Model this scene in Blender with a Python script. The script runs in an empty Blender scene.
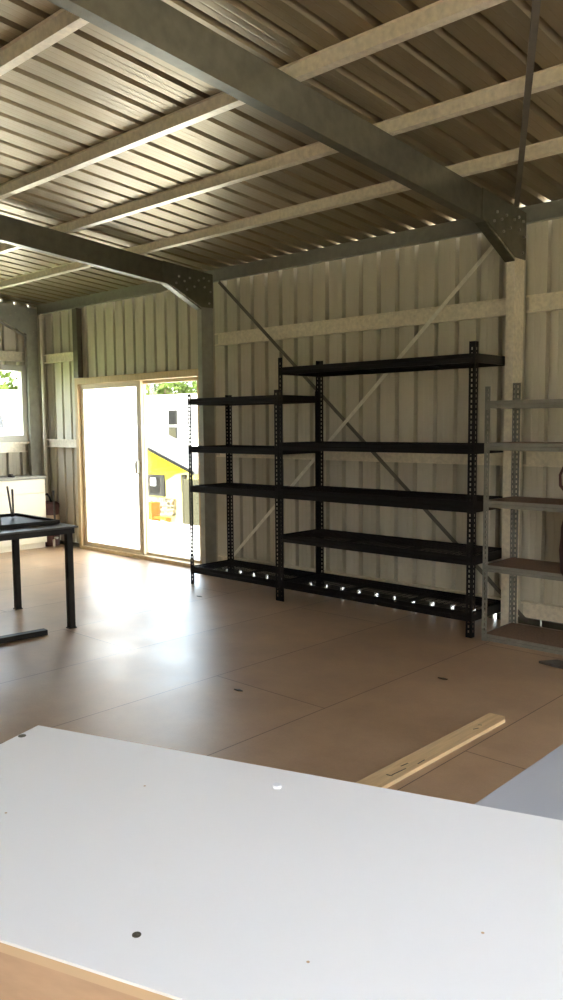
import bpy, bmesh, math, random
from mathutils import Vector, Matrix
random.seed(7)
C = bpy.context.scene.collection
PI = math.pi

# ------------------------------------------------------------------ materials
def mat(name, col, rough=0.6, metal=0.0, noise=0.0, nscale=8.0, stretch=(1, 1, 1), bump=0.0, bscale=60.0, spec=0.5, rnoise=0.0):
    m = bpy.data.materials.new(name); m.use_nodes = True
    nt = m.node_tree; N = nt.nodes; L = nt.links
    b = N['Principled BSDF']
    b.inputs['Roughness'].default_value = rough
    b.inputs['Metallic'].default_value = metal
    b.inputs['Specular IOR Level'].default_value = spec
    b.inputs['Base Color'].default_value = (*col, 1)
    tc = N.new('ShaderNodeTexCoord'); mp = N.new('ShaderNodeMapping')
    mp.inputs['Scale'].default_value = stretch
    L.new(tc.outputs['Object'], mp.inputs['Vector'])
    if noise > 0:
        n = N.new('ShaderNodeTexNoise'); n.inputs['Scale'].default_value = nscale; n.inputs['Detail'].default_value = 6
        L.new(mp.outputs['Vector'], n.inputs['Vector'])
        r = N.new('ShaderNodeValToRGB')
        r.color_ramp.elements[0].position = 0.3; r.color_ramp.elements[1].position = 0.7
        r.color_ramp.elements[0].color = tuple(max(0, c * (1 - noise)) for c in col) + (1,)
        r.color_ramp.elements[1].color = tuple(min(1, c * (1 + noise)) for c in col) + (1,)
        L.new(n.outputs['Fac'], r.inputs['Fac']); L.new(r.outputs['Color'], b.inputs['Base Color'])
        if rnoise > 0:
            mr = N.new('ShaderNodeMapRange')
            mr.inputs['To Min'].default_value = max(0.02, rough - rnoise); mr.inputs['To Max'].default_value = min(1, rough + rnoise)
            L.new(n.outputs['Fac'], mr.inputs['Value']); L.new(mr.outputs['Result'], b.inputs['Roughness'])
    if bump > 0:
        n2 = N.new('ShaderNodeTexNoise'); n2.inputs['Scale'].default_value = bscale; n2.inputs['Detail'].default_value = 4
        L.new(mp.outputs['Vector'], n2.inputs['Vector'])
        bp = N.new('ShaderNodeBump'); bp.inputs['Strength'].default_value = bump; bp.inputs['Distance'].default_value = 0.01
        L.new(n2.outputs['Fac'], bp.inputs['Height']); L.new(bp.outputs['Normal'], b.inputs['Normal'])
    return m

M = {}
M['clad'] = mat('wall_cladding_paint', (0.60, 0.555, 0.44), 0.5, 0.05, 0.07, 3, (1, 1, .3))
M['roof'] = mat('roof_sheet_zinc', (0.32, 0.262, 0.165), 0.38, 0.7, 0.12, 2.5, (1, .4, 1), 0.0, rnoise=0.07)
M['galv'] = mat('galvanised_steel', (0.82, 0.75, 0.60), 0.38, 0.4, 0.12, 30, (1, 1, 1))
M['frame'] = mat('shaded_zinc_frame', (0.17, 0.165, 0.125), 0.38, 0.7, 0.14, 14)  # same zinc as the columns, darkened to stand for shade
M['column'] = mat('zinc_column', (0.36, 0.36, 0.31), 0.42, 0.4, 0.1, 14)  # lighter copy of the frame zinc, standing for better lit parts
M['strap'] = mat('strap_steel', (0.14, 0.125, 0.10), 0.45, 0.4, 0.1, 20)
M['strap_lit'] = mat('lit_strap_steel', (0.85, 0.82, 0.70), 0.4, 0.3, 0.1, 20)  # strap steel again, the light on it painted as a pale colour
M['black'] = mat('black_powder_coat', (0.006, 0.005, 0.0055), 0.5, 0.0, 0.2, 20, spec=0.25)
M['grey'] = mat('grey_powder_coat', (0.24, 0.235, 0.20), 0.45, 0.3, 0.1, 20)
M['particle'] = mat('particleboard_deck', (0.21, 0.13, 0.085), 0.75, 0.0, 0.2, 60)
M['white_lam'] = mat('white_laminate', (0.80, 0.80, 0.80), 0.35, 0.0, 0.015, 2)
M['mdf'] = mat('raw_mdf_edge', (0.45, 0.30, 0.19), 0.85, 0.0, 0.12, 12, (1, 1, 3))
M['edge_tape'] = mat('edge_tape', (0.52, 0.37, 0.23), 0.7)
M['screw'] = mat('dark_screw', (0.10, 0.085, 0.06), 0.5, 0.5, 0.3, 200)
M['cap'] = mat('white_cap', (0.85, 0.87, 0.9), 0.25)
M['shaded_white'] = mat('shaded_white_laminate', (0.42, 0.44, 0.48), 0.5, 0.0, 0.02, 2)  # white laminate with its shade put into the blue grey colour
M['pine'] = mat('pine_board', (0.70, 0.50, 0.27), 0.6, 0.0, 0.13, 5, (14, 1, 6))
M['pine_frame'] = mat('door_frame_timber', (0.60, 0.45, 0.24), 0.55, 0.0, 0.10, 6, (6, 6, 1))
M['alu_cream'] = mat('door_sash_cream', (0.62, 0.50, 0.32), 0.45, 0.0, 0.04, 6)
M['steel_dark'] = mat('dark_steel', (0.018, 0.015, 0.013), 0.5, 0.1, 0.2, 12, spec=0.3)
M['table_top'] = mat('dark_table_top', (0.06, 0.055, 0.05), 0.42, 0.1, 0.25, 6)
M['cream'] = mat('cream_cabinet', (0.86, 0.78, 0.58), 0.5, 0.0, 0.02, 3)
M['counter'] = mat('grey_counter', (0.28, 0.27, 0.21), 0.5, 0.0, 0.1, 20)
M['win_alu'] = mat('window_aluminium', (0.50, 0.49, 0.42), 0.4, 0.3, 0.04, 10)
M['pipe'] = mat('white_pvc', (0.85, 0.80, 0.70), 0.35)
M['maroon'] = mat('maroon_cloth', (0.045, 0.014, 0.012), 0.9, 0.0, 0.3, 14, bump=.3)
M['maroon_tub'] = mat('maroon_plastic', (0.085, 0.03, 0.025), 0.6, 0.0, 0.2, 10)
M['beige'] = mat('beige_band', (0.45, 0.33, 0.2), 0.7)
M['white'] = mat('white_plastic', (0.8, 0.8, 0.78), 0.4)
M['rod'] = mat('thin_rod_steel', (0.10, 0.09, 0.08), 0.4, 0.5)
M['offcut'] = mat('grey_steel_offcut', (0.13, 0.12, 0.11), 0.5, 0.4, 0.2, 20)
M['bolt'] = mat('zinc_bolt', (0.42, 0.41, 0.35), 0.4, 0.6)
M['concrete'] = mat('pale_concrete', (0.72, 0.70, 0.62), 0.9, 0.0, 0.08, 1.2)
M['dirt'] = mat('pale_dirt', (0.42, 0.36, 0.28), 0.95, 0.0, 0.15, 1.5)
M['grass'] = mat('grass_ground', (0.15, 0.20, 0.06), 0.95, 0.0, 0.35, 1.5)
M['house_white'] = mat('white_render', (0.85, 0.84, 0.78), 0.9, spec=0.0)
M['house_yellow'] = mat('yellow_paint', (0.34, 0.25, 0.012), 0.95, 0.0, 0.05, .8, spec=0.0)
M['house_pale'] = mat('pale_yellow_paint', (0.30, 0.27, 0.10), 0.9, spec=0.0)
M['house_roof'] = mat('grey_metal_roof', (0.10, 0.10, 0.097), 0.9, spec=0.0)
M['house_dark'] = mat('dark_house_window', (0.008, 0.008, 0.008), 0.5, spec=0.0)
M['house_frame'] = mat('grey_house_frame', (0.02, 0.02, 0.019), 0.6, spec=0.0)
M['orange'] = mat('orange_paint', (0.22, 0.045, 0.008), 0.8, spec=0.0)
M['olive'] = mat('olive_screen', (0.03, 0.028, 0.018), 0.8, spec=0.0)
M['leaf'] = mat('leaf_green', (0.055, 0.08, 0.018), 0.9, 0.0, 0.4, .6, spec=0.0)
M['bark'] = mat('bark', (0.15, 0.11, 0.07), 0.9, 0.0, 0.3, 4)

def stone():
    m = bpy.data.materials.new('stone_veneer'); m.use_nodes = True
    nt = m.node_tree; N = nt.nodes; L = nt.links; b = N['Principled BSDF']; b.inputs['Roughness'].default_value = .9; b.inputs['Specular IOR Level'].default_value = 0
    tc = N.new('ShaderNodeTexCoord'); v = N.new('ShaderNodeTexVoronoi'); v.inputs['Scale'].default_value = 4.5
    L.new(tc.outputs['Object'], v.inputs['Vector'])
    s = N.new('ShaderNodeSeparateColor'); L.new(v.outputs['Color'], s.inputs['Color'])
    r = N.new('ShaderNodeValToRGB'); e = r.color_ramp.elements
    e[0].color = (.03, .012, .005, 1); e[1].color = (.12, .09, .05, 1); e[1].position = .35
    x = e.new(.7); x.color = (.035, .03, .02, 1)
    L.new(s.outputs['Red'], r.inputs['Fac'])
    d = N.new('ShaderNodeTexVoronoi'); d.feature = 'DISTANCE_TO_EDGE'; d.inputs['Scale'].default_value = 4.5
    L.new(tc.outputs['Object'], d.inputs['Vector'])
    lt = N.new('ShaderNodeMath'); lt.operation = 'LESS_THAN'; lt.inputs[1].default_value = .07; L.new(d.outputs['Distance'], lt.inputs[0])
    mx = N.new('ShaderNodeMix'); mx.data_type = 'RGBA'; mx.inputs['B'].default_value = (.2, .18, .12, 1)
    L.new(lt.outputs[0], mx.inputs['Factor']); L.new(r.outputs['Color'], mx.inputs['A'])
    L.new(mx.outputs['Result'], b.inputs['Base Color'])
    return m
M['stone'] = stone()

def glass(name, tint=(1, 1, 1), gl=0.08):
    m = bpy.data.materials.new(name); m.use_nodes = True
    nt = m.node_tree; N = nt.nodes; L = nt.links; N.clear()
    o = N.new('ShaderNodeOutputMaterial'); t = N.new('ShaderNodeBsdfTransparent'); t.inputs['Color'].default_value = (*tint, 1)
    g = N.new('ShaderNodeBsdfGlossy'); g.inputs['Roughness'].default_value = .03
    mx = N.new('ShaderNodeMixShader'); mx.inputs[0].default_value = gl
    L.new(t.outputs[0], mx.inputs[1]); L.new(g.outputs[0], mx.inputs[2]); L.new(mx.outputs[0], o.inputs['Surface'])
    return m
M['glass'] = glass('clear_glass', (.95, .97, .95))
def frosted():
    m = bpy.data.materials.new('frosted_glass'); m.use_nodes = True
    nt = m.node_tree; N = nt.nodes; L = nt.links; N.clear()
    o = N.new('ShaderNodeOutputMaterial'); t = N.new('ShaderNodeBsdfTranslucent'); t.inputs['Color'].default_value = (.95, .95, .93, 1)
    g = N.new('ShaderNodeBsdfGlossy'); g.inputs['Roughness'].default_value = .2
    mx = N.new('ShaderNodeMixShader'); mx.inputs[0].default_value = .06
    L.new(t.outputs[0], mx.inputs[1]); L.new(g.outputs[0], mx.inputs[2]); L.new(mx.outputs[0], o.inputs['Surface'])
    return m
M['frosted'] = frosted()
def added_skylight():  # sheet for the roof strip added as a daylight source
    m = bpy.data.materials.new('added_translucent_sheet'); m.use_nodes = True
    nt = m.node_tree; N = nt.nodes; L = nt.links; N.clear()
    o = N.new('ShaderNodeOutputMaterial'); t = N.new('ShaderNodeBsdfTranslucent'); t.inputs['Color'].default_value = (.82, .90, 1, 1)
    g = N.new('ShaderNodeBsdfDiffuse'); g.inputs['Color'].default_value = (.8, .85, .9, 1)
    mx = N.new('ShaderNodeMixShader'); mx.inputs[0].default_value = .25
    L.new(t.outputs[0], mx.inputs[1]); L.new(g.outputs[0], mx.inputs[2]); L.new(mx.outputs[0], o.inputs['Surface'])
    return m
M['added_skylight'] = added_skylight()

def floor_mat():
    m = bpy.data.materials.new('particleboard_floor'); m.use_nodes = True
    nt = m.node_tree; N = nt.nodes; L = nt.links; b = N['Principled BSDF']
    tc = N.new('ShaderNodeTexCoord')
    mp = N.new('ShaderNodeMapping'); mp.inputs['Rotation'].default_value = (0, 0, PI / 2)
    # sheets 0.9 wide (x) and 3.6 long (y), staggered
    mp.inputs['Location'].default_value = (FLX, FLY, 0)
    L.new(tc.outputs['Object'], mp.inputs['Vector'])
    br = N.new('ShaderNodeTexBrick'); br.offset = .5; br.squash = 1
    br.inputs['Scale'].default_value = 1; br.inputs['Brick Width'].default_value = 3.6; br.inputs['Row Height'].default_value = .9
    br.inputs['Mortar Size'].default_value = .0035; br.inputs['Mortar Smooth'].default_value = .3
    br.inputs['Color1'].default_value = (.53, .365, .225, 1); br.inputs['Color2'].default_value = (.455, .305, .185, 1)
    br.inputs['Mortar'].default_value = (.12, .07, .045, 1)
    L.new(mp.outputs['Vector'], br.inputs['Vector'])
    n = N.new('ShaderNodeTexNoise'); n.inputs['Scale'].default_value = 1.6; n.inputs['Detail'].default_value = 8; n.inputs['Roughness'].default_value = .62
    L.new(tc.outputs['Object'], n.inputs['Vector'])
    r = N.new('ShaderNodeValToRGB'); r.color_ramp.elements[0].position = .35; r.color_ramp.elements[1].position = .68
    r.color_ramp.elements[0].color = (.80, .78, .76, 1); r.color_ramp.elements[1].color = (1.12, 1.12, 1.14, 1)
    L.new(n.outputs['Fac'], r.inputs['Fac'])
    mx = N.new('ShaderNodeMix'); mx.data_type = 'RGBA'; mx.blend_type = 'MULTIPLY'; mx.inputs['Factor'].default_value = 1
    L.new(br.outputs['Color'], mx.inputs['A']); L.new(r.outputs['Color'], mx.inputs['B'])
    n2 = N.new('ShaderNodeTexNoise'); n2.inputs['Scale'].default_value = 90; n2.inputs['Detail'].default_value = 3
    L.new(tc.outputs['Object'], n2.inputs['Vector'])
    r2 = N.new('ShaderNodeValToRGB'); r2.color_ramp.elements[0].color = (.9, .9, .9, 1); r2.color_ramp.elements[1].color = (1.08, 1.08, 1.08, 1)
    L.new(n2.outputs['Fac'], r2.inputs['Fac'])
    mx2 = N.new('ShaderNodeMix'); mx2.data_type = 'RGBA'; mx2.blend_type = 'MULTIPLY'; mx2.inputs['Factor'].default_value = 1
    L.new(mx.outputs['Result'], mx2.inputs['A']); L.new(r2.outputs['Color'], mx2.inputs['B'])
    L.new(mx2.outputs['Result'], b.inputs['Base Color'])
    mr = N.new('ShaderNodeMapRange'); mr.inputs['To Min'].default_value = .26; mr.inputs['To Max'].default_value = .50
    L.new(n.outputs['Fac'], mr.inputs['Value']); L.new(mr.outputs['Result'], b.inputs['Roughness'])
    bp = N.new('ShaderNodeBump'); bp.inputs['Strength'].default_value = .3; bp.inputs['Distance'].default_value = .01
    L.new(n.outputs['Fac'], bp.inputs['Height']); L.new(bp.outputs['Normal'], b.inputs['Normal'])
    return m
FLX, FLY = 1.61, 0.17

# ------------------------------------------------------------------ mesh helpers
def box(bm, x0, x1, y0, y1, z0, z1):
    v = [bm.verts.new(p) for p in ((x0, y0, z0), (x1, y0, z0), (x1, y1, z0), (x0, y1, z0), (x0, y0, z1), (x1, y0, z1), (x1, y1, z1), (x0, y1, z1))]
    for f in ((0, 3, 2, 1), (4, 5, 6, 7), (0, 1, 5, 4), (1, 2, 6, 5), (2, 3, 7, 6), (3, 0, 4, 7)):
        bm.faces.new([v[i] for i in f])
    return v
def sweep(bm, prof, p0, p1, u, v):
    p0, p1, u, v = map(Vector, (p0, p1, u, v))
    a = [bm.verts.new(p0 + u * s + v * t) for s, t in prof]
    b = [bm.verts.new(p1 + u * s + v * t) for s, t in prof]
    n = len(prof)
    for i in range(n):
        j = (i + 1) % n
        bm.faces.new((a[i], a[j], b[j], b[i]))
    bm.faces.new(a[::-1]); bm.faces.new(b)
def cprof(w, h, l=.015, t=.003):
    return [(0, 0), (w, 0), (w, l), (w - t, l), (w - t, t), (t, t), (t, h - t), (w - t, h - t), (w - t, h - l), (w, h - l), (w, h), (0, h)]
def hat(base, crest, h, foot=.02, t=.0022):
    """top hat section, feet at v=0, crest at v=h"""
    a, c, f = base / 2, crest / 2, base / 2 - foot
    o = [(-a, 0), (-f, 0), (-c, h - t), (c, h - t), (f, 0), (a, 0), (a, t), (f + t, t), (c + t, h), (-c - t, h), (-f - t, t), (-a, t)]
    return o
def bar(bm, p0, p1, w, h, up=(0, 0, 1)):
    p0, p1 = Vector(p0), Vector(p1); d = (p1 - p0).normalized(); up = Vector(up)
    s = d.cross(up).normalized(); t = s.cross(d)
    sweep(bm, [(-w / 2, -h / 2), (w / 2, -h / 2), (w / 2, h / 2), (-w / 2, h / 2)], p0, p1, s, t)
def tube(bm, pts, r, n=8, cap=True):
    pts = [Vector(p) for p in pts]; rings = []
    for i, p in enumerate(pts):
        d = (pts[min(i + 1, len(pts) - 1)] - pts[max(i - 1, 0)]).normalized()
        a = Vector((0, 0, 1)) if abs(d.z) < .9 else Vector((1, 0, 0))
        s = d.cross(a).normalized(); t = s.cross(d)
        rings.append([bm.verts.new(p + (s * math.cos(2 * PI * k / n) + t * math.sin(2 * PI * k / n)) * r) for k in range(n)])
    for a, b in zip(rings, rings[1:]):
        for k in range(n):
            bm.faces.new((a[k], a[(k + 1) % n], b[(k + 1) % n], b[k]))
    if cap:
        bm.faces.new(rings[0][::-1]); bm.faces.new(rings[-1])
def poly_prism(bm, pts, off):
    off = Vector(off); a = [bm.verts.new(p) for p in pts]; b = [bm.verts.new(Vector(p) + off) for p in pts]
    n = len(pts)
    for i in range(n):
        bm.faces.new((a[i], a[(i + 1) % n], b[(i + 1) % n], b[i]))
    bm.faces.new(a[::-1]); bm.faces.new(b)
def obj(name, bm, m, parent=None, bevel=0, smooth=False, fix=True):
    if fix: bmesh.ops.recalc_face_normals(bm, faces=bm.faces)
    me = bpy.data.meshes.new(name); bm.to_mesh(me); bm.free()
    me.materials.append(m)
    if smooth:
        for p in me.polygons: p.use_smooth = True
    o = bpy.data.objects.new(name, me); C.objects.link(o)
    if parent:
        o.parent = parent; o.matrix_parent_inverse = Matrix.Translation(-Vector(parent.location)) if parent.rotation_euler.z == 0 else parent.matrix_basis.inverted()
    if bevel:
        b = o.modifiers.new('bevel', 'BEVEL'); b.width = bevel; b.segments = 2; b.limit_method = 'ANGLE'
    return o
def thing(name, label, cat, loc=(0, 0, 0), group=None):
    o = bpy.data.objects.new(name, None); C.objects.link(o); o.location = loc; o.empty_display_size = .1
    o['label'] = label; o['category'] = cat
    if group: o['group'] = group
    return o
def tag(o, label, cat, group=None, kind=None):
    o['label'] = label; o['category'] = cat
    if group: o['group'] = group
    if kind: o['kind'] = kind
    return o
def struct(name, bm, m, **k):
    o = obj(name, bm, m, **k); o['kind'] = 'structure'; return o
def ring(x0, x1, z0, z1, wl, wr, wb, wt, y0, y1, axis='x'):
    """rectangular frame as one closed mesh"""
    bm = bmesh.new()
    def P(a, z, y): return (a, y, z) if axis == 'x' else (y, a, z)
    o = [(x0, z0), (x1, z0), (x1, z1), (x0, z1)]; i = [(x0 + wl, z0 + wb), (x1 - wr, z0 + wb), (x1 - wr, z1 - wt), (x0 + wl, z1 - wt)]
    V = {(s, k, y): bm.verts.new(P(*(o if s == 'o' else i)[k], y)) for s in 'oi' for k in range(4) for y in (y0, y1)}
    for k in range(4):
        j = (k + 1) % 4
        bm.faces.new((V['o', k, y0], V['o', j, y0], V['i', j, y0], V['i', k, y0]))
        bm.faces.new((V['o', k, y1], V['o', j, y1], V['i', j, y1], V['i', k, y1]))
        bm.faces.new((V['o', k, y0], V['o', j, y0], V['o', j, y1], V['o', k, y1]))
        bm.faces.new((V['i', k, y0], V['i', j, y0], V['i', j, y1], V['i', k, y1]))
    return bm
def B(*boxes):
    bm = bmesh.new()
    for b in boxes: box(bm, *b)
    return bm

# ------------------------------------------------------------------ dimensions
YW = 5.98           # long wall sheet plane
XE = -10.10         # end wall sheet plane
XR = 4.25           # far right end wall
YR = -2.10          # rear wall
YRIDGE = 1.2
S = 0.085
def zb(y):          # rafter underside
    return 3.19 - S * (y - 3.155) if y >= YRIDGE else 3.19 - S * (YRIDGE - 3.155) - S * (YRIDGE - y)
def zt(y): return zb(y) + .212      # rafter top / purlin underside
def zs(y): return zb(y) + .280      # roof pan
FR = [-9.97, -6.454, -2.935, .585, 4.10]

# ------------------------------------------------------------------ floor
bm = B((XE - .02, XR, YR, YW - .005, -.12, 0))
struct('floor', bm, floor_mat())

# ------------------------------------------------------------------ corrugated sheets
def rib_section(a0, a1, phase, pitch=.2, depth=.055, flute=.003, gw=.024, tp=.85):
    """list of (a, d) ; d>0 = outward. groove centres at phase + k*pitch"""
    pts = []
    k = math.ceil((a0 - phase) / pitch)
    a = a0; pts.append((a0, 0))
    while phase + k * pitch < a1:
        c = phase + k * pitch
        if c - .03 > a0 and c + .03 < a1:
            pts += [(c - gw, 0), (c - gw * tp, depth), (c + gw * tp, depth), (c + gw, 0)]
            for q in (.075, .125):
                if c + q + .008 < a1:
                    pts += [(c + q - .006, 0), (c + q, flute), (c + q + .006, 0)]
        k += 1
    pts.append((a1, 0))
    return pts
def sheet(bm, pts, f0, f1):
    a = [bm.verts.new(f0(s, d)) for s, d in pts]; b = [bm.verts.new(f1(s, d)) for s, d in pts]
    for i in range(len(pts) - 1):
        bm.faces.new((a[i], a[i + 1], b[i + 1], b[i]))
def solid(o, t=.0012):
    m = o.modifiers.new('solid', 'SOLIDIFY'); m.thickness = t; m.offset = 1
    return o
PH = -4.985
BX0, BX1, BZ = .72, 3.95, 2.45      # unseen doorway, added to let in daylight from the right
DX0, DX1, DZ = -9.155, -6.70, 2.18
bm = bmesh.new()
def wl(x0, x1, z0, z1):
    sheet(bm, rib_section(x0, x1, PH), lambda s, d: (s, YW + d, z0), lambda s, d: (s, YW + d, z1))
wl(XE, DX0, .035, zs(YW)); wl(DX0, DX1, DZ, zs(YW)); wl(DX1, BX0, .035, zs(YW)); wl(BX0, BX1, BZ, zs(YW)); wl(BX1, XR, .035, zs(YW))
struct('wall_back', bm, M['clad'], fix=False)
# base strip with gaps at each rib
bm = bmesh.new()
k0 = math.ceil((XE - PH) / .2)
xs = [PH + k * .2 for k in range(k0, int((BX0 - PH) / .2))]
prev = XE
for x in xs:
    if DX0 - .1 < x < DX1 + .05: prev = max(prev, DX1) if x > DX1 - .1 else prev; continue
    if prev < DX0 and x > DX1: prev = DX1
    w = random.choice((.024, .020, .026, .016))
    if x > -3.0: w = .004
    if x - w > prev: box(bm, prev, x - w, YW - .03, YW - .006, 0, .05)
    prev = x + w
box(bm, prev, BX0, YW - .03, YW - .006, 0, .05)
box(bm, -9.44, DX0 + .005, YW - .03, YW + .004, 0, .05)
struct('baseboard_back', bm, M['frame'])
# roof two slopes, ribs run down the slope
SKX0, SKX1 = PH + .005 + .2 * 29, PH + .005 + .2 * 33
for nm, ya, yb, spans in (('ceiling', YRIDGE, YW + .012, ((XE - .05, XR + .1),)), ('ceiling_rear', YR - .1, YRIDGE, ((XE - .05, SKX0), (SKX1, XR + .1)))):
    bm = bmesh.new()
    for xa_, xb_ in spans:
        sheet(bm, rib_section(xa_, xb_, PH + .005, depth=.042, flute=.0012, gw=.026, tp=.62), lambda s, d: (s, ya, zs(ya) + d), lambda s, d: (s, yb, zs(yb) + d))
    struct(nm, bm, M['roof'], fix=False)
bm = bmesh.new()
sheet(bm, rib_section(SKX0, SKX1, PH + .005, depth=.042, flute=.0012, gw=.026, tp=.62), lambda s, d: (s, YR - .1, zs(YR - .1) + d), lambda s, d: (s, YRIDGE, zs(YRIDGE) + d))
struct('added_skylight_strip', bm, M['added_skylight'], fix=False)  # unseen translucent roof strip, added to brighten the foreground bench
# end wall (left) with a window opening
WY0, WY1, WZ0, WZ1 = 3.95, 5.73, 1.40, 2.42
bm = bmesh.new()
def el(y0, y1, z0, z1f):
    pts = rib_section(y0, y1, 5.62)
    sheet(bm, pts, lambda s, d: (XE - d, s, z0), lambda s, d: (XE - d, s, z1f(s)))
el(YR, WY0, 0, zs); el(WY0, WY1, 0, lambda s: WZ0)
pts = rib_section(WY0, WY1, 5.62)
sheet(bm, pts, lambda s, d: (XE - d, s, WZ1), lambda s, d: (XE - d, s, zs(s)))
el(WY1, YW, 0, zs)
struct('wall_left', bm, M['clad'], fix=False)
bm = bmesh.new()
for a_, b_, z_ in ((YR, YW, 0),):
    sheet(bm, rib_section(a_, b_, 5.62), lambda s, d: (XR + d, s, z_), lambda s, d: (XR + d, s, zs(s)))
struct('wall_right', bm, M['clad'], fix=False)
# rear wall: one opening behind the camera, added to let in daylight
OX0, OX1, OZ = 1.9, 3.9, 2.1
bm = bmesh.new()
for x0, x1, z0 in ((XE, OX0, 0), (OX0, OX1, OZ), (OX1, XR, 0)):
    sheet(bm, rib_section(x0, x1, PH), lambda s, d: (s, YR - d, z0), lambda s, d: (s, YR - d, zs(YR)))
struct('wall_rear', bm, M['clad'], fix=False)

# ------------------------------------------------------------------ portal frames
def portal(i, label):
    x = FR[i]; sgn = -1        # open side of the C
    t = thing('portal_frame', label, 'steel frame', (x, YW - .28, 0), 'portal frames of the shed')
    u = (sgn, 0, 0)
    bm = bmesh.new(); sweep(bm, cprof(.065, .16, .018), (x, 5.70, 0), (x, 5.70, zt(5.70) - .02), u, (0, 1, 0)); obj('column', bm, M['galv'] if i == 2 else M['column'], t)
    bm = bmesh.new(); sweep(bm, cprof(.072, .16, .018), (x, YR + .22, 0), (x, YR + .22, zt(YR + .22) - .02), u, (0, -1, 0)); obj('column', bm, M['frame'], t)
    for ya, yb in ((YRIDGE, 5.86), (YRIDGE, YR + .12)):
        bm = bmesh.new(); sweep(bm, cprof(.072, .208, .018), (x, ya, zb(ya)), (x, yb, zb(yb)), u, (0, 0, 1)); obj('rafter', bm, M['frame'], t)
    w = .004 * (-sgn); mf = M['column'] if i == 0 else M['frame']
    bm = bmesh.new(); poly_prism(bm, [(x + w, 5.289, zb(5.289)), (x + w, 5.70, 2.825), (x + w, 5.86, 2.825), (x + w, 5.86, zt(5.86)), (x + w, 5.20, zt(5.20)), (x + w, 5.20, zb(5.20))], (w, 0, 0))
    obj('haunch_plate', bm, mf, t)
    bm = bmesh.new(); poly_prism(bm, [(x, 5.25, zb(5.25) - .002), (x, 5.70, 2.80), (x, 5.706, 2.808), (x, 5.262, zb(5.262) + .002)], (.078 * sgn, 0, 0)); obj('haunch_flange', bm, mf, t)
    bx = x + 2.2 * w
    for (y, z) in ((5.40, 3.10), (5.47, 3.06), (5.54, 3.10), (5.60, 3.02), (5.66, 3.09), (5.50, 2.98), (5.74, 3.03), (5.80, 3.10), (5.73, 3.12), (5.82, 2.99), (5.80, 2.87), (5.36, 3.03)):
        bm = bmesh.new(); tube(bm, [(bx, y, z), (bx - sgn * .012, y, z)], .011, 6); obj('bolt', bm, M['bolt'], t)
    return t
portal(0, 'zinc steel end frame standing in the corner beside the window')
portal(1, 'zinc steel frame whose column stands beside the sliding door')
portal(2, 'zinc steel frame nearest the camera, column between the black and grey racks')
for i, lb in ((3, 'zinc steel frame crossing overhead at the camera position'), (4, 'zinc steel frame against the right end wall')): portal(i, lb)

# purlins
PY = [5.10 - .0, 4.09, 3.27, 2.27, 1.35]
PYS = [(4.96, 'roof purlin closest to the eave of the racking wall'), (4.15, 'roof purlin second up from the eave beam'),
       (3.32, 'roof purlin third up from the eave beam'), (2.30, 'roof purlin crossing the top left corner of the photo'),
       (1.32, 'roof purlin beside the ridge on the racking side'), (.40, 'roof purlin just past the ridge, above the camera'), (-.6, 'roof purlin nearest the rear wall with its added opening')]
for y, lb in PYS:
    bm = bmesh.new()
    y0 = y - .052; z = zt(y0) + .001 if y > YRIDGE else zt(y) + .001
    sl = -S if y > YRIDGE else S
    yc = y - .026; sweep(bm, hat(.110, .046, .064), (XE + .01, yc, zs(yc) - .002), (XR - .02, yc, zs(yc) - .002), (0, 1, sl), (0, 0, -1))
    o = obj('roof_purlin', bm, M['galv']); tag(o, lb, 'purlin', 'roof purlins')
bm = bmesh.new(); sweep(bm, cprof(.05, .125, .016), (XE + .01, 5.94, 3.108), (XR - .02, 5.94, 3.108), (0, -1, 0), (0, 0, 1))
tag(obj('eave_beam', bm, M['column']), 'long zinc eave beam along the top of the racking wall', 'beam')
# wall girts
def girt(z0, z1, x0, x1, lb, g='girts of the racking wall'):
    bm = bmesh.new(); zc = (z0 + z1) / 2; sweep(bm, cprof(.056, z1 - z0, .016, .0035), (x0, 5.930, z0), (x1, 5.930, z0), (0, -1, 0), (0, 0, 1))
    tag(obj('wall_girt', bm, M['galv']), lb, 'girt', g)
girt(2.435, 2.565, FR[1] + .005, FR[2] - .08, 'bright upper girt above the black racks, between two columns')
girt(1.262, 1.392, FR[1] + .005, FR[2] - .08, 'middle girt seen behind the second black shelves')
girt(2.46, 2.59, FR[3] + .01, FR[4] - .08, 'girt over the added unseen doorway at right')
girt(.075, .195, FR[1] + .005, FR[2] - .08, 'lowest girt near the floor behind the black racks')
for z0, z1, w in ((2.435, 2.565, 'upper'), (1.262, 1.392, 'middle'), (.075, .195, 'lowest')):
    girt(z0, z1, FR[2] + .01, FR[3] - .08, w + ' girt on the wall behind the grey rack')
girt(2.445, 2.56, FR[0] + .08, -9.165, 'upper short girt between corner and sliding door')
girt(1.325, 1.43, FR[0] + .08, DX0 - .01, 'middle short girt between corner and sliding door')
bm = bmesh.new(); sweep(bm, cprof(.055, .14, .015), (-9.13, 5.92, DZ + .03), (-9.13, 5.92, 3.10), (0, 0, 0) and (0, 1, 0) or (0, 1, 0), (-1, 0, 0)) if False else box(bm, -9.16, -9.06, 5.885, 5.96, DZ + .045, 3.10)
tag(obj('wall_stud', bm, M['strap']), 'dark vertical stud rising from the sliding door head', 'stud')
# end wall girts
for z0, z1, lb in ((2.47, 2.60, 'girt above the window on the left end wall'), (1.26, 1.385, 'girt directly under the window on the left end wall')):
    bm = bmesh.new(); zc = (z0 + z1) / 2; sweep(bm, cprof(.056, z1 - z0, .016, .0035), (XE + .004, YR + .4, z0), (XE + .004, 5.69, z0), (1, 0, 0), (0, 0, 1))
    tag(obj('wall_girt', bm, M['galv']), lb, 'girt', 'girts of the left end wall')

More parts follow.
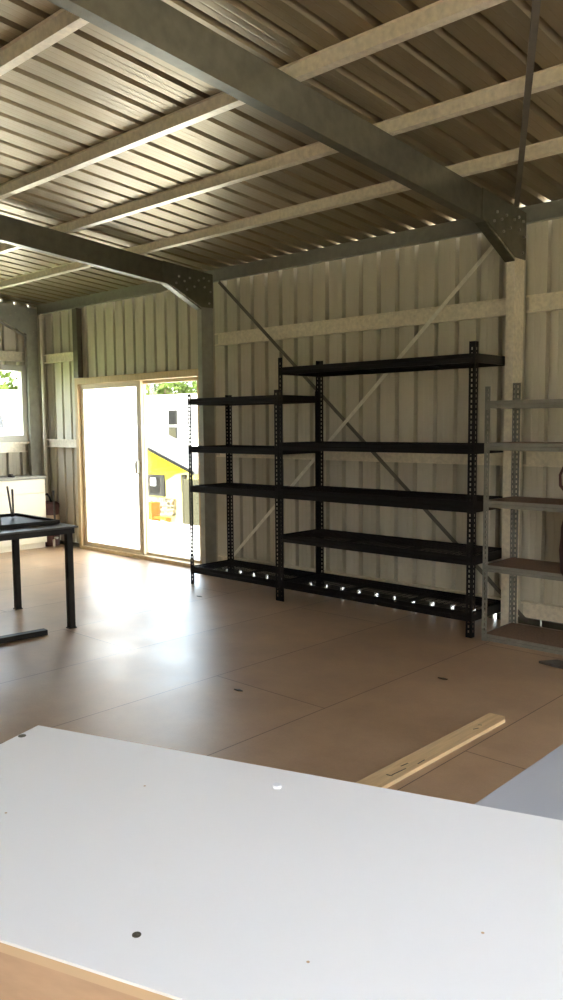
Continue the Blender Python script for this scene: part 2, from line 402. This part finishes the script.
# bracing straps
def strap(p0, p1, m, lb, w=.034, up=(0, 1, 0), name='brace_strap'):
    bm = bmesh.new(); bar(bm, p0, p1, .003, w, up) if False else None
    d = (Vector(p1) - Vector(p0)).normalized(); n = Vector(up); s = d.cross(n).normalized()
    sweep(bm, [(-w / 2, -.0015), (w / 2, -.0015), (w / 2, .0015), (-w / 2, .0015)], p0, p1, s, n)
    tag(obj(name, bm, m), lb, 'brace')
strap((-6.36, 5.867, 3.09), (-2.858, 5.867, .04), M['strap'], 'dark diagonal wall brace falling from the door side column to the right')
strap((-3.03, 5.858, 3.13), (-6.36, 5.858, .06), M['strap_lit'], 'diagonal wall brace coloured pale as if lit, rising from the door side to the right column')
bm = bmesh.new(); bar(bm, (-.58, 1.40, zt(1.4) - .022), (-2.875, 5.60, zt(5.6) - .022), .034, .02)
tag(obj('roof_brace', bm, M['strap']), 'dark steel roof brace running from the knee bolts up out of frame', 'brace')

# ------------------------------------------------------------------ sliding door
d = bpy.data.objects.new('door_1', None); C.objects.link(d); d.location = (-8, YW, 0); d['kind'] = 'structure'
def part(name, bm, m, parent, **k): return obj(name, bm, m, parent, **k)
y0, y1 = 5.885, 6.03
f = part('door_frame', ring(DX0, DX1, 0, DZ + .035, .06, .06, .045, .08, y0, y1), M['pine_frame'], d, bevel=.004)
# left sliding sash
sx0, sx1 = DX0 + .08, -7.82
sa = part('sash', ring(sx0 - .02, sx1, .046, DZ - .046, .07, .085, .055, .065, 5.925, 5.96), M['alu_cream'], d, bevel=.003)
part('pane', B((sx0 + .04, sx1 - .08, 5.940, 5.946, .10, DZ - .11)), M['frosted'], sa)
hd = part('door_handle', B((sx1 - .105, sx1 - .03, 5.915, 5.925, 1.02, 1.19)), M['win_alu'], sa, bevel=.002)
part('handle_grip', ring(sx1 - .09, sx1 - .045, 1.03, 1.18, .012, .012, .02, .02, 5.885, 5.915), M['galv'], sa, bevel=.002)
sb = part('sash', ring(-7.855, DX1 - .05, .046, DZ - .046, .03, .06, .03, .04, 5.975, 6.01), M['alu_cream'], d, bevel=.003)
part('pane', B((-7.83, DX1 - .09, 5.990, 5.996, .075, DZ - .085)), M['glass'], sb)

# ------------------------------------------------------------------ left window
w = bpy.data.objects.new('window_1', None); C.objects.link(w); w.location = (XE, 4.9, WZ0); w['kind'] = 'structure'
xa, xb = XE - .03, XE + .075
wf = part('window_frame', ring(WY0, WY1, WZ0, WZ1, .10, .10, .085, .08, xa, xb, 'y'), M['win_alu'], w, bevel=.004)
part('mullion', B((xa + .01, xb - .01, 4.80, 4.86, WZ0 + .05, WZ1 - .06)), M['win_alu'], wf)
part('window_sill', B((XE + .0, XE + .10, WY0 - .03, WY1 + .03, WZ0 - .025, WZ0 + .0)), M['galv'], w, bevel=.003)
part('pane', B((XE + .02, XE + .026, WY0 + .05, WY1 - .05, WZ0 + .05, WZ1 - .06)), M['glass'], w)

# corner pipe
bm = bmesh.new(); tube(bm, [(-9.882, 5.865, .0), (-9.882, 5.865, 3.05), (-9.882, 5.88, 3.10)], .020, 10)
for z in (3.04, 2.44, 1.44): tube(bm, [(-9.882, 5.865, z), (-9.882, 5.865, z + .045)], .026, 10)
tag(obj('corner_pipe', bm, M['pipe'], smooth=False), 'thin white vertical pipe in the room corner beside the end frame', 'pipe')

# ------------------------------------------------------------------ bolt together racks
def post_mesh(h, wd, sx, sy, pitch, hw, hh):
    """angle post, corner at origin, flanges along sx*x and sy*y, slotted holes"""
    bm = bmesh.new()
    for axis in (0, 1):
        c0, c1 = (wd - hw) / 2, (wd + hw) / 2
        zz = [0.0]; z = pitch
        while z + hh < h - .01:
            zz += [z, z + hh]; z += pitch
        zz.append(h)
        cols = [0, c0, c1, wd]
        grid = {}
        def V(i, j):
            if (i, j) not in grid:
                c = cols[i]
                grid[i, j] = bm.verts.new((sx * c, 0, zz[j]) if axis == 0 else (0, sy * c, zz[j]))
            return grid[i, j]
        for j in range(len(zz) - 1):
            for i in range(3):
                if i == 1 and j % 2 == 1 and j < len(zz) - 2: continue
                bm.faces.new((V(i, j), V(i + 1, j), V(i + 1, j + 1), V(i, j + 1)))
    bmesh.ops.remove_doubles(bm, verts=bm.verts, dist=1e-5)
    return bm
def rack(name, label, x0, x1, yf, yr, h, shelves, m, wd=.048, deck='wire', rim=.06, group=None, hr=None, deckm=None):
    t = thing(name, label, 'shelving rack', (x0, yf, 0), group)
    for (x, sx) in ((x0, 1), (x1, -1)):
        for (y, sy) in ((yf, 1), (yr, -1)):
            bm = post_mesh(h if y == yf else (hr or h), wd, sx, sy, .038, .012, .020)
            bmesh.ops.translate(bm, verts=bm.verts, vec=(x, y, 0))
            o = obj('post', bm, m, t, fix=True); s = o.modifiers.new('solid', 'SOLIDIFY'); s.thickness = .002; s.offset = 0
    for zb_, ztp in shelves:
        h_ = ztp - zb_; e = .004
        bm = bmesh.new(); zd = ztp - .013
        if deck == 'wire':
            n = int((yr - yf - .06) / .026)
            for k in range(n + 1):
                y = yf + .03 + k * (yr - yf - .06) / n; w_ = .0018
                box(bm, x0 + .02, x1 - .02, y - w_, y + w_, zd, zd + .0036)
            n = int((x1 - x0 - .06) / .055)
            for k in range(n + 1):
                x = x0 + .03 + k * (x1 - x0 - .06) / n; w_ = .0018
                box(bm, x - w_, x + w_, yf + .02, yr - .02, zd + .0030, zd + .007)
            b = obj('shelf', bm, m, t); b['label'] = 'black wire mesh shelf'
        else:
            box(bm, x0 + .012, x1 - .012, yf + .012, yr - .012, zd, zd + .012)
            b = obj('shelf', bm, deckm, t); b['label'] = 'brown particleboard shelf panel'
        for y, sy in ((yf + e, 1), (yr - e, -1)):
            bm = bmesh.new()
            prof = [(0, 0), (.02, 0), (.02, .003), (.003, .003), (.003, h_ * .42), (.012, h_ * .5), (.012, h_ - .016), (.032, h_ - .016), (.032, h_ - .013), (.009, h_ - .013), (.009, h_), (.006, h_), (.006, h_ * .54), (0, h_ * .46)]
            sweep(bm, prof, (x0 + .003, y, zb_), (x1 - .003, y, zb_), (0, sy, 0), (0, 0, 1)); obj('shelf_beam', bm, m, b)
        for x, sx in ((x0 + e, 1), (x1 - e, -1)):
            bm = bmesh.new()
            sweep(bm, [(0, 0), (.02, 0), (.02, .003), (.003, .003), (.003, h_ - .016), (.03, h_ - .016), (.03, h_ - .013), (.003, h_ - .013), (.003, h_), (0, h_)], (x, yf + .01, zb_), (x, yr - .01, zb_), (sx, 0, 0), (0, 0, 1)); obj('side_beam', bm, m, b)
        for fx in ([.5] if x1 - x0 < 1.5 else [.333, .667]):
            xm = x0 + (x1 - x0) * fx; obj('cross_bar', B((xm - .014, xm + .014, yf + .012, yr - .012, ztp - .034, ztp - .017)), m, b)
    return t
YF, YB = 5.285, 5.845
rack('shelving_rack', 'lower narrower black metal rack beside the sliding door, four shelves', -6.215, -4.978, YF, YB, 1.91,
     [(1.80, 1.865), (1.330, 1.393), (.935, .999), (.115, .182)], M['black'], group='black wire shelving racks')
rack('shelving_rack', 'taller wider black metal rack with five shelves, next to the grey rack', -4.972, -3.018, YF, YB, 2.19,
     [(2.040, 2.105), (1.372, 1.441), (.939, 1.022), (.545, .612), (.120, .190)], M['black'], group='black wire shelving racks')
rack('shelving_rack', 'grey metal rack with brown board shelves at the right edge', -2.932, -1.70, 5.285, 5.745, 1.86,
     [(1.705, 1.757), (1.402, 1.456), (.990, 1.040), (.518, .566), (.004, .052)], M['grey'], deck='board', wd=.042, hr=1.90, deckm=M['particle'])

# ------------------------------------------------------------------ maroon bag hung on the grey rack
t = thing('cloth_bag', 'dark maroon bag hanging on the front of the grey rack', 'bag', (-2.13, 5.2, .55))
bm = bmesh.new()
secs = [(.56, .14, .045), (.60, .165, .07), (.75, .175, .085), (.9, .17, .075), (1.0, .15, .06), (1.08, .11, .04), (1.12, .07, .025)]
rings = []
for z, rx, ry in secs:
    rings.append([bm.verts.new((-2.13 + rx * math.copysign(abs(math.cos(a)) ** .8, math.cos(a)) + .006 * math.sin(5 * a + z * 9), 5.195 + ry * math.sin(a), z)) for a in [2 * PI * k / 20 for k in range(20)]])
for a, b in zip(rings, rings[1:]):
    for k in range(20): bm.faces.new((a[k], a[(k + 1) % 20], b[(k + 1) % 20], b[k]))
bm.faces.new(rings[0][::-1]); bm.faces.new(rings[-1])
obj('bag_body', bm, M['maroon'], t, smooth=True)
bm = bmesh.new(); tube(bm, [(-2.24, 5.20, 1.09), (-2.325, 5.215, 1.18), (-2.335, 5.23, 1.25), (-2.31, 5.262, 1.33), (-2.29, 5.272, 1.42), (-2.26, 5.285, 1.462), (-2.22, 5.272, 1.42), (-2.13, 5.22, 1.25), (-2.10, 5.2, 1.10)], .010, 8)
obj('strap', bm, M['maroon_tub'], t, smooth=True)

# ------------------------------------------------------------------ black steel table
TX0, TX1, TY0, TY1, TZ = -6.56, -5.50, 1.70, 3.535, .82
t = thing('steel_table', 'long black steel table with square legs at the left edge', 'table', (-5.565, 3.48, 0)); TABLE = t
obj('table_top', B((TX0, TX1, TY0, TY1, TZ - .014, TZ)), M['table_top'], t, bevel=.003)
for q_ in ((TX0 + .03, TX1 - .03, TY0 + .02, TY0 + .05, TZ - .06, TZ - .014), (TX0 + .03, TX1 - .03, TY1 - .05, TY1 - .02, TZ - .06, TZ - .014), (TX0 + .03, TX0 + .06, TY0 + .05, TY1 - .05, TZ - .06, TZ - .014), (TX1 - .06, TX1 - .03, TY0 + .05, TY1 - .05, TZ - .06, TZ - .014)): obj('apron_rail', B(q_), M['steel_dark'], t)
for x in (TX0 + .045, TX1 - .065):
    for y in (TY0 + .05, TY1 - .055):
        lg = obj('leg', B((x - .025, x + .025, y - .025, y + .025, .005, TZ - .06)), M['steel_dark'], t, bevel=.002)
        obj('foot', B((x - .032, x + .032, y - .032, y + .032, 0, .006)), M['steel_dark'], lg)
# upturned stand lying on the table
t = thing('upturned_stand', 'upside down low metal stand on the black table, thin legs pointing up', 'stand', (-5.565, 3.48, TZ)); STAND = t
zt_ = TZ + .002
obj('tray', B((-6.50, -5.76, 2.98, 3.50, zt_, zt_ + .010)), M['steel_dark'], t)
for q_ in ((-6.51, -5.75, 3.485, 3.505, zt_, zt_ + .028), (-6.51, -5.75, 2.965, 2.985, zt_, zt_ + .028), (-6.515, -6.495, 2.965, 3.505, zt_, zt_ + .028), (-5.765, -5.745, 2.965, 3.505, zt_, zt_ + .028)): obj('rim', B(q_), M['steel_dark'], t)
for p0, p1 in (((-5.78, 3.48, zt_ + .02), (-5.80, 3.485, 1.085)), ((-5.765, 3.02, zt_ + .02), (-5.785, 3.0, 1.10)), ((-6.30, 3.36, zt_ + .02), (-6.35, 3.35, 1.10)), ((-6.36, 3.40, zt_ + .02), (-6.32, 3.38, 1.075)), ((-6.49, 2.99, zt_ + .02), (-6.5, 2.99, 1.10))):
    bm = bmesh.new(); tube(bm, [p0, p1], .0085, 8); obj('leg', bm, M['rod'], t)
TABLE.rotation_euler.z = STAND.rotation_euler.z = math.radians(-3.7)
# dark bar on the floor
bm = B((-5.57, -5.50, 1.9, 3.235, 0.0, .042)); bmesh.ops.rotate(bm, verts=bm.verts, cent=(-5.53, 3.235, 0), matrix=Matrix.Rotation(math.radians(-6), 3, 'Z'))
tag(obj('steel_bar', bm, M['steel_dark'], bevel=.003), 'dark square bar lying on the floor in front of the table', 'bar')

# ------------------------------------------------------------------ cream cabinet in the corner
CX, CY0, CY1 = -9.56, 3.3, 5.655
t = thing('cabinet', 'cream fronted low cabinet under the window in the far corner', 'cabinet', (-9.85, 4.5, 0))
obj('cabinet_body', B((XE + .10, CX - .02, CY0, CY1, .07, .918)), M['cream'], t)
for k in range(3):
    a = CY0 + k * (CY1 - CY0) / 3; b = a + (CY1 - CY0) / 3
    obj('door', B((CX - .02, CX, a + .003, b - .003, .075, .732)), M['cream'], t, bevel=.002)
    obj('drawer', B((CX - .02, CX, a + .003, b - .003, .737, .914)), M['cream'], t, bevel=.002)
obj('plinth', B((XE + .12, CX - .05, CY0, CY1, 0, .07)), M['cream'], t)
obj('cabinet_top', B((XE + .09, CX + .02, CY0 - .01, CY1 + .005, .918, .955)), M['counter'], t, bevel=.004)
# small dark thing on cabinet
bm = B((-9.70, -9.58, 5.20, 5.24, .955, .98), (-9.69, -9.62, 5.205, 5.235, .98, .995))
tag(obj('hand_tool', bm, M['steel_dark'], bevel=.004), 'small dark tool lying on the cream cabinet top', 'tool')
# maroon tubs in the corner
t = thing('storage_tub', 'dark maroon tub with a beige band between cabinet and corner', 'tub', (-9.70, 5.795, 0))
bm = bmesh.new(); rg = [[bm.verts.new((-9.70 + r_ * math.cos(a_), 5.795 + r_ * math.sin(a_), z_)) for a_ in [2 * PI * k / 24 for k in range(24)]] for r_, z_ in ((.11, 0), (.118, .02), (.120, .5), (.126, .52), (.126, .56), (.10, .59), (.05, .605))]
for ra, rb in zip(rg, rg[1:]):
    for k in range(24): bm.faces.new((ra[k], ra[(k + 1) % 24], rb[(k + 1) % 24], rb[k]))
bm.faces.new(rg[0][::-1]); bm.faces.new(rg[-1])
obj('tub_body', bm, M['maroon_tub'], t)
bm = bmesh.new(); tube(bm, [(-9.70, 5.795, .34), (-9.70, 5.795, .42)], .123, 20); obj('band', bm, M['beige'], t)
bm = bmesh.new(); tube(bm, [(-9.79, 5.76, .60), (-9.76, 5.76, .68), (-9.70, 5.76, .70), (-9.64, 5.76, .66), (-9.61, 5.76, .60)], .013, 8); obj('handle', bm, M['steel_dark'], t, smooth=True)
bm = bmesh.new(); tube(bm, [(-9.50, 5.72, 0), (-9.50, 5.72, .10), (-9.47, 5.72, .13), (-9.41, 5.72, .135)], .016, 12)
tag(obj('plastic_fitting', bm, M['win_alu'], smooth=False), 'small pale plastic elbow fitting on the floor beside the maroon tub', 'fitting')

# ------------------------------------------------------------------ floor bits
t = thing('pine_plank', 'pale pine plank lying on the floor past the white bench', 'plank', (-2.06, 3.2, 0))
bm = bmesh.new(); poly_prism(bm, [(-2.135, 2.20, 0), (-2.018, 2.20, 0), (-2.008, 3.885, 0), (-2.03, 3.925, 0), (-2.118, 3.918, 0)], (0, 0, .019))
obj('board', bm, M['pine'], t, bevel=.002)
for (x, y, a, l) in ((-2.055, 3.66, 1.2, .035), (-2.065, 3.72, .5, .02), (-2.05, 2.96, 1.5, .10), (-2.075, 3.04, 1.45, .05), (-2.035, 3.12, 1.6, .06), (-2.06, 2.90, .2, .03)):
    dx, dy = math.cos(a) * l / 2, math.sin(a) * l / 2
    bm = bmesh.new(); bar(bm, (x - dx, y - dy, .0192), (x + dx, y + dy, .0192), .006, .001); obj('split', bm, M['screw'], t)
bm = bmesh.new(); poly_prism(bm, [(-2.36, 5.02, 0), (-2.28, 5.13, 0), (-1.95, 5.11, 0), (-1.9, 5.0, 0), (-2.24, 5.0, 0)], (0, 0, .018))
tag(obj('steel_offcut', bm, M['offcut'], bevel=.002), 'flat dark grey offcut on the floor in front of the grey rack', 'offcut')
for x, y, lb in ((-5.68, 4.93, 'brown wood chip on the bright floor in front of the lower black rack'), (-3.46, 3.30, 'small dark chip on the floor beside a sheet joint, left of the plank'), (-2.66, 4.31, 'small dark chip on the floor between plank and tall rack')):
    bm = bmesh.new(); a = random.random() * 3
    poly_prism(bm, [(x - .03, y - .006, 0), (x + .01, y - .012, 0), (x + .035, y + .004, 0), (x, y + .012, 0)], (0, 0, .006))
    tag(obj('wood_chip', bm, M['screw']), lb, 'wood chip', 'chips on the floor')

# ------------------------------------------------------------------ white bench in the foreground
ang = math.radians(18.95); HB = .93
u = Vector((math.cos(ang), math.sin(ang), 0)); n = Vector((-math.sin(ang), math.cos(ang), 0))
P0 = Vector((-1.613, .915, 0))          # far left corner
t = thing('white_bench', 'large white laminate bench with raw brown edges filling the foreground', 'bench', (-.9, .8, 0))
LB, WB = 1.46, .625
def slab(a0, a1, b0, b1, z0, z1):
    bm = bmesh.new(); pts = [P0 + u * a0 - n * b0, P0 + u * a1 - n * b0, P0 + u * a1 - n * b1, P0 + u * a0 - n * b1]
    poly_prism(bm, [p + Vector((0, 0, z0)) for p in pts], (0, 0, z1 - z0)); return bm
obj('top_panel', slab(0, LB, 0, WB, HB - .004, HB), M['white_lam'], t)
obj('top_core', slab(.0005, LB - .0005, .0005, WB - .0005, HB - .018, HB - .004), M['edge_tape'], t)['label'] = 'raw brown board edge'
for a, b, c, e in ((0, LB, WB - .018, WB), (0, LB, 0, .018), (0, .018, .018, WB - .018), (LB - .018, LB, .018, WB - .018)):
    obj('side_panel', slab(a + .001, b - .001, c + .0005, e - .0005, 0, HB - .018), M['mdf'], t)
def disc(p, r, z0, z1, m, nm, flat=.0):
    bm = bmesh.new(); tube(bm, [(p[0], p[1], z0), (p[0], p[1], z1)], r, 16); return obj(nm, bm, m, t)
for p, r in (((-.835, .605), .0062), ((-1.582, .858), .0085)):
    disc(p, r, HB, HB + .0008, M['screw'], 'screw')
    disc(p, r * .55, HB + .0008, HB + .0012, M['steel_dark'], 'screw_recess') if False else None
disc((-.998, 1.048), .0085, HB, HB + .005, M['cap'], 'cover_cap')
for p in ((-1.28, .658), (-.632, .717), (-.50, .916), (-1.185, .886)):
    disc(p, .0022, HB, HB + .0003, M['edge_tape'], 'pinhole')
# dark nail hole in the brown near side
import mathutils
a_, zz_ = 0, 0
q = P0 - n * WB + u * .765; q = Vector((q.x, q.y, HB - .030))
bm = bmesh.new(); tube(bm, [q, q - n * .001], .0045, 12); obj('nail_hole', bm, M['screw'], t)
# second table, lower, white with its shade painted blue grey
t = thing('side_table', 'lower white table, its shade painted blue grey, behind the white bench at right', 'table', (-.1, 1.95, 0))
obj('table_top', B((-.880, .75, 1.50, 2.30, .728, .75)), M['shaded_white'], t, bevel=.002)
for q_ in ((-.85, .72, 1.53, 1.55, .65, .728), (-.85, .72, 2.25, 2.27, .65, .728), (-.85, -.83, 1.55, 2.25, .65, .728), (.70, .72, 1.55, 2.25, .65, .728)): obj('apron_rail', B(q_), M['shaded_white'], t)
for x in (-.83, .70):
    for y in (1.55, 2.25): obj('leg', B((x - .02, x + .02, y - .02, y + .02, 0, .65)), M['shaded_white'], t, bevel=.003)

# ------------------------------------------------------------------ outside
bm = bmesh.new()
for pts in ([(-60, 6.02, -.14), (10, 6.02, -.14), (10, 9.2, -.14), (-60, 9.2, -.14)], [(-60, 9.2, -.14), (10, 9.2, -.14), (10, 20, -3.6), (-60, 20, -3.6)], [(-110, 20, -3.6), (30, 20, -3.6), (30, 90, -3.6), (-110, 90, -3.6)]):
    bm.faces.new([bm.verts.new(p) for p in pts])
struct('ground_terrace', bm, M['concrete'])
bm = bmesh.new()
for pts in ([(-60, -40, -.13), (-10.2, -40, -.13), (-10.2, 6.02, -.13), (-60, 6.02, -.13)], [(-10.2, -40, -.13), (40, -40, -.13), (40, -6, -.13), (-10.2, -6, -.13)], [(6, -6, -.13), (40, -6, -.13), (40, 6.02, -.13), (6, 6.02, -.13)], [(-110, -40, -3.6), (-60, -40, -3.6), (-60, 20, -3.6), (-110, 20, -3.6)]):
    bm.faces.new([bm.verts.new(p) for p in pts])
struct('ground_lawn', bm, M['grass'])

bm = bmesh.new()
for pts in ([(-10.2, -6, -.13), (6, -6, -.13), (6, YR - .03, -.13), (-10.2, YR - .03, -.13)], [(4.35, YR - .03, -.13), (6, YR - .03, -.13), (6, 6.02, -.13), (4.35, 6.02, -.13)]):
    bm.faces.new([bm.verts.new(p) for p in pts])
struct('ground_yard', bm, M['dirt'])
# yellow gable house
Y = 25.0
t = thing('gable_house', 'yellow gabled house with stone base seen through the door glass', 'house', (-34, Y, -3.6))
pk = (-34.25, 1.32)
bm = bmesh.new(); poly_prism(bm, [(-39.3, Y, -3.6), (-28.9, Y, -3.6), (-28.9, Y, -.55), (pk[0], Y, pk[1] - .15), (-39.3, Y, -.55)], (0, 1.6, 0)); obj('wall', bm, M['house_pale'], t)
bm = bmesh.new(); poly_prism(bm, [(-29.2, Y - .03, -.55), (pk[0], Y - .03, pk[1] - .2), (-39.2, Y - .03, -.6), (-39.2, Y - .03, -1.1), (-31.2, Y - .03, -1.1), (-30.4, Y - .03, -.75)], (0, .06, 0)); obj('gable_boards', bm, M['house_yellow'], t)['label'] = 'bright yellow gable boards'
bm = bmesh.new()
poly_prism(bm, [(-28.2, Y - .7, -.62), (pk[0], Y - .7, pk[1]), (pk[0], Y - .7, pk[1] + .22), (-28.2, Y - .7, -.40)], (0, 2.4, 0))
obj('roof', bm, M['house_roof'], t); bm = bmesh.new(); poly_prism(bm, [(-39.8, Y - .7, -.40 - .05), (pk[0], Y - .7, pk[1]), (pk[0], Y - .7, pk[1] + .22), (-39.8, Y - .7, -.20)], (0, 2.4, 0)); obj('roof', bm, M['house_roof'], t)
bm = bmesh.new(); poly_prism(bm, [(-28.2, Y - .76, -.66), (pk[0], Y - .76, pk[1] - .04), (pk[0], Y - .76, pk[1] + .10), (-28.2, Y - .76, -.52)], (0, .06, 0)); obj('fascia', bm, M['house_dark'], t)
f = obj('window', B((-33.0, -31.15, Y - .10, Y, -1.85, -.80)), M['house_frame'], t)
obj('pane', B((-32.5, -31.5, Y - .13, Y - .09, -1.70, -.95)), M['house_dark'], f)
obj('curtain', B((-32.15, -31.75, Y - .15, Y - .13, -1.35, -.97)), M['white'], f)
f = obj('window', B((-29.85, -29.55, Y - .10, Y, -1.55, -.75)), M['house_dark'], t)
obj('stone_base', B((-36, -30.4, Y - .18, Y, -2.75, -1.95)), M['stone'], t)['label'] = 'multicoloured stone cladding'
tag(obj('garden_bench', B((-30.85, -30.25, Y - 1.6, Y - 1.1, -3.6, -2.0), (-30.85, -29.3, Y - 1.5, Y - 1.2, -2.75, -2.65), (-29.4, -29.3, Y - 1.5, Y - 1.2, -3.6, -2.75)), M['orange']), 'orange garden bench against the stone base of the yellow house', 'bench')
tag(obj('garden_screen', B((-28.6, -24, Y - 1.0, Y - .9, -3.6, -.85), (-28.7, -28.6, Y - 1.02, Y - .88, -3.6, -.75)), M['olive']), 'olive garden screen right of the yellow house', 'fence')
# white house
Y = 42.0
t = thing('white_house', 'tall white house behind the yellow house', 'house', (-56, Y, -3.6))
obj('wall', B((-72, -42, Y, Y + 9, -3.6, 4.1)), M['house_white'], t)
bm = bmesh.new(); poly_prism(bm, [(-72.5, Y - .3, 4.1), (-72.5, Y + 9.5, 4.1), (-72.5, Y + 4.5, 4.25)], (31, 0, 0)); obj('roof', bm, M['house_pale'], t)
for z0, z1 in ((1.65, 2.85), (.40, 1.50)):
    f = obj('window', B((-51.75, -50.65, Y - .08, Y, z0, z1)), M['house_frame'], t); obj('pane', B((-51.6, -50.8, Y - .11, Y - .07, z0 + .1, z1 - .1)), M['house_dark'] if z0 > 1 else M['olive'], f)
# building through the left window
t = thing('white_building', 'white building with small dark windows seen through the left window', 'building', (-43, 18, -3.6))
obj('wall', B((-50, -40.2, 8, 23.8, -3.6, 3.35)), M['house_white'], t)
obj('roof', B((-50.3, -40, 7.8, 24, 3.35, 3.55)), M['house_white'], t)
for ya, yb in ((20.7, 21.4), (22.3, 22.75), (18.2, 18.9)):
    f = obj('window', B((-40.26, -40.14, ya, yb, 1.55, 2.25)), M['house_frame'], t)
    obj('pane', B((-40.13, -40.10, ya + .06, yb - .06, 1.6, 2.2)), M['house_dark'], f)

# trees
def tree(x, y, zg, h, r, lb, n=1500):
    t = thing('leafy_tree', lb, 'tree', (x, y, zg), 'trees outside')
    bm = bmesh.new()
    tube(bm, [(x, y, zg), (x + .1, y, zg + h * .35), (x - .1, y + .1, zg + h * .7)], r * .08, 8)
    for k in range(5):
        a = k * 1.3; tube(bm, [(x, y, zg + h * (.4 + .05 * k)), (x + math.cos(a) * r * .6, y + math.sin(a) * r * .6, zg + h * (.6 + .06 * k))], r * .03, 6)
    obj('trunk', bm, M['bark'], t)
    bm = bmesh.new(); blobs = [(Vector((x + random.uniform(-.55, .55) * r, y + random.uniform(-.5, .5) * r, zg + h * random.uniform(.5, .88))), r * random.uniform(.35, .55)) for _ in range(12)]
    for _ in range(n):
        c, rr = random.choice(blobs); d_ = Vector((random.gauss(0, 1), random.gauss(0, 1), random.gauss(0, 1))).normalized() * rr * random.uniform(.6, 1)
        p = c + d_; s = random.uniform(.12, .26) * r / 3
        a = Vector((random.gauss(0, 1), random.gauss(0, 1), random.gauss(0, 1))).normalized(); b = a.orthogonal().normalized()
        c_ = a.cross(b)
        bm.faces.new([bm.verts.new(p + q_) for q_ in (b * s, c_ * s * .6, -b * s, -c_ * s * .6)])
    obj('crown', bm, M['leaf'], t)
tree(-74, 60, -3.6, 13.5, 5.0, 'green tree rising behind the white house, at left of the door glass')
tree(-64.5, 60, -3.6, 11.5, 4.2, 'green tree rising behind the white house, at right of the door glass')
tree(-58, 26, -3.6, 12, 5, 'green tree above the white building in the left window')
tree(-62, 34, -3.6, 10, 4.0, 'green tree behind the right end of the white building')

# ------------------------------------------------------------------ light
wd = bpy.data.worlds.new('sky'); bpy.context.scene.world = wd; wd.use_nodes = True
nt = wd.node_tree; N = nt.nodes; L = nt.links; bg = N['Background']
sky = N.new('ShaderNodeTexSky'); sky.sky_type = 'NISHITA'; sky.sun_disc = False; sky.sun_elevation = math.radians(52); sky.sun_rotation = math.radians(160)
sky.dust_density = 2.5; sky.air_density = 1.0
hs = N.new('ShaderNodeHueSaturation'); hs.inputs['Saturation'].default_value = .5
L.new(sky.outputs[0], hs.inputs['Color']); L.new(hs.outputs['Color'], bg.inputs['Color']); bg.inputs['Strength'].default_value = .55
sl = bpy.data.lights.new('sun', 'SUN'); sl.energy = 7.5; sl.angle = math.radians(.8); sl.color = (1, .97, .92)
so = bpy.data.objects.new('sun', sl); C.objects.link(so)
el_, az = math.radians(72), math.radians(-75)      # sun stands behind the camera, to the right
sd = Vector((math.cos(el_) * math.cos(az), math.cos(el_) * math.sin(az), math.sin(el_)))
so.rotation_euler = (-sd).to_track_quat('-Z', 'Y').to_euler()

# ------------------------------------------------------------------ camera
cam = bpy.data.cameras.new('camera'); co = bpy.data.objects.new('camera', cam); C.objects.link(co)
cam.sensor_fit = 'VERTICAL'; cam.sensor_height = 36; cam.lens = 809.5 / 1000 * 36; cam.clip_start = .02; cam.clip_end = 500
yaw, pitch, roll = map(math.radians, (-43.098, 5.318, -.48))
fw = Vector((math.sin(yaw) * math.cos(pitch), math.cos(yaw) * math.cos(pitch), -math.sin(pitch)))
r0 = Vector((math.cos(yaw), -math.sin(yaw), 0)); u0 = r0.cross(fw)
r1 = r0 * math.cos(roll) + u0 * math.sin(roll); u1 = -r0 * math.sin(roll) + u0 * math.cos(roll)
m = Matrix((r1, u1, -fw)).transposed().to_4x4(); m.translation = (0, 0, 1.6); co.matrix_world = m
sc = bpy.context.scene; sc.camera = co
vs = sc.view_settings; vs.view_transform = 'Standard'; vs.look = 'None'; vs.gamma = 1; vs.use_curve_mapping = False; vs.exposure = 2.55
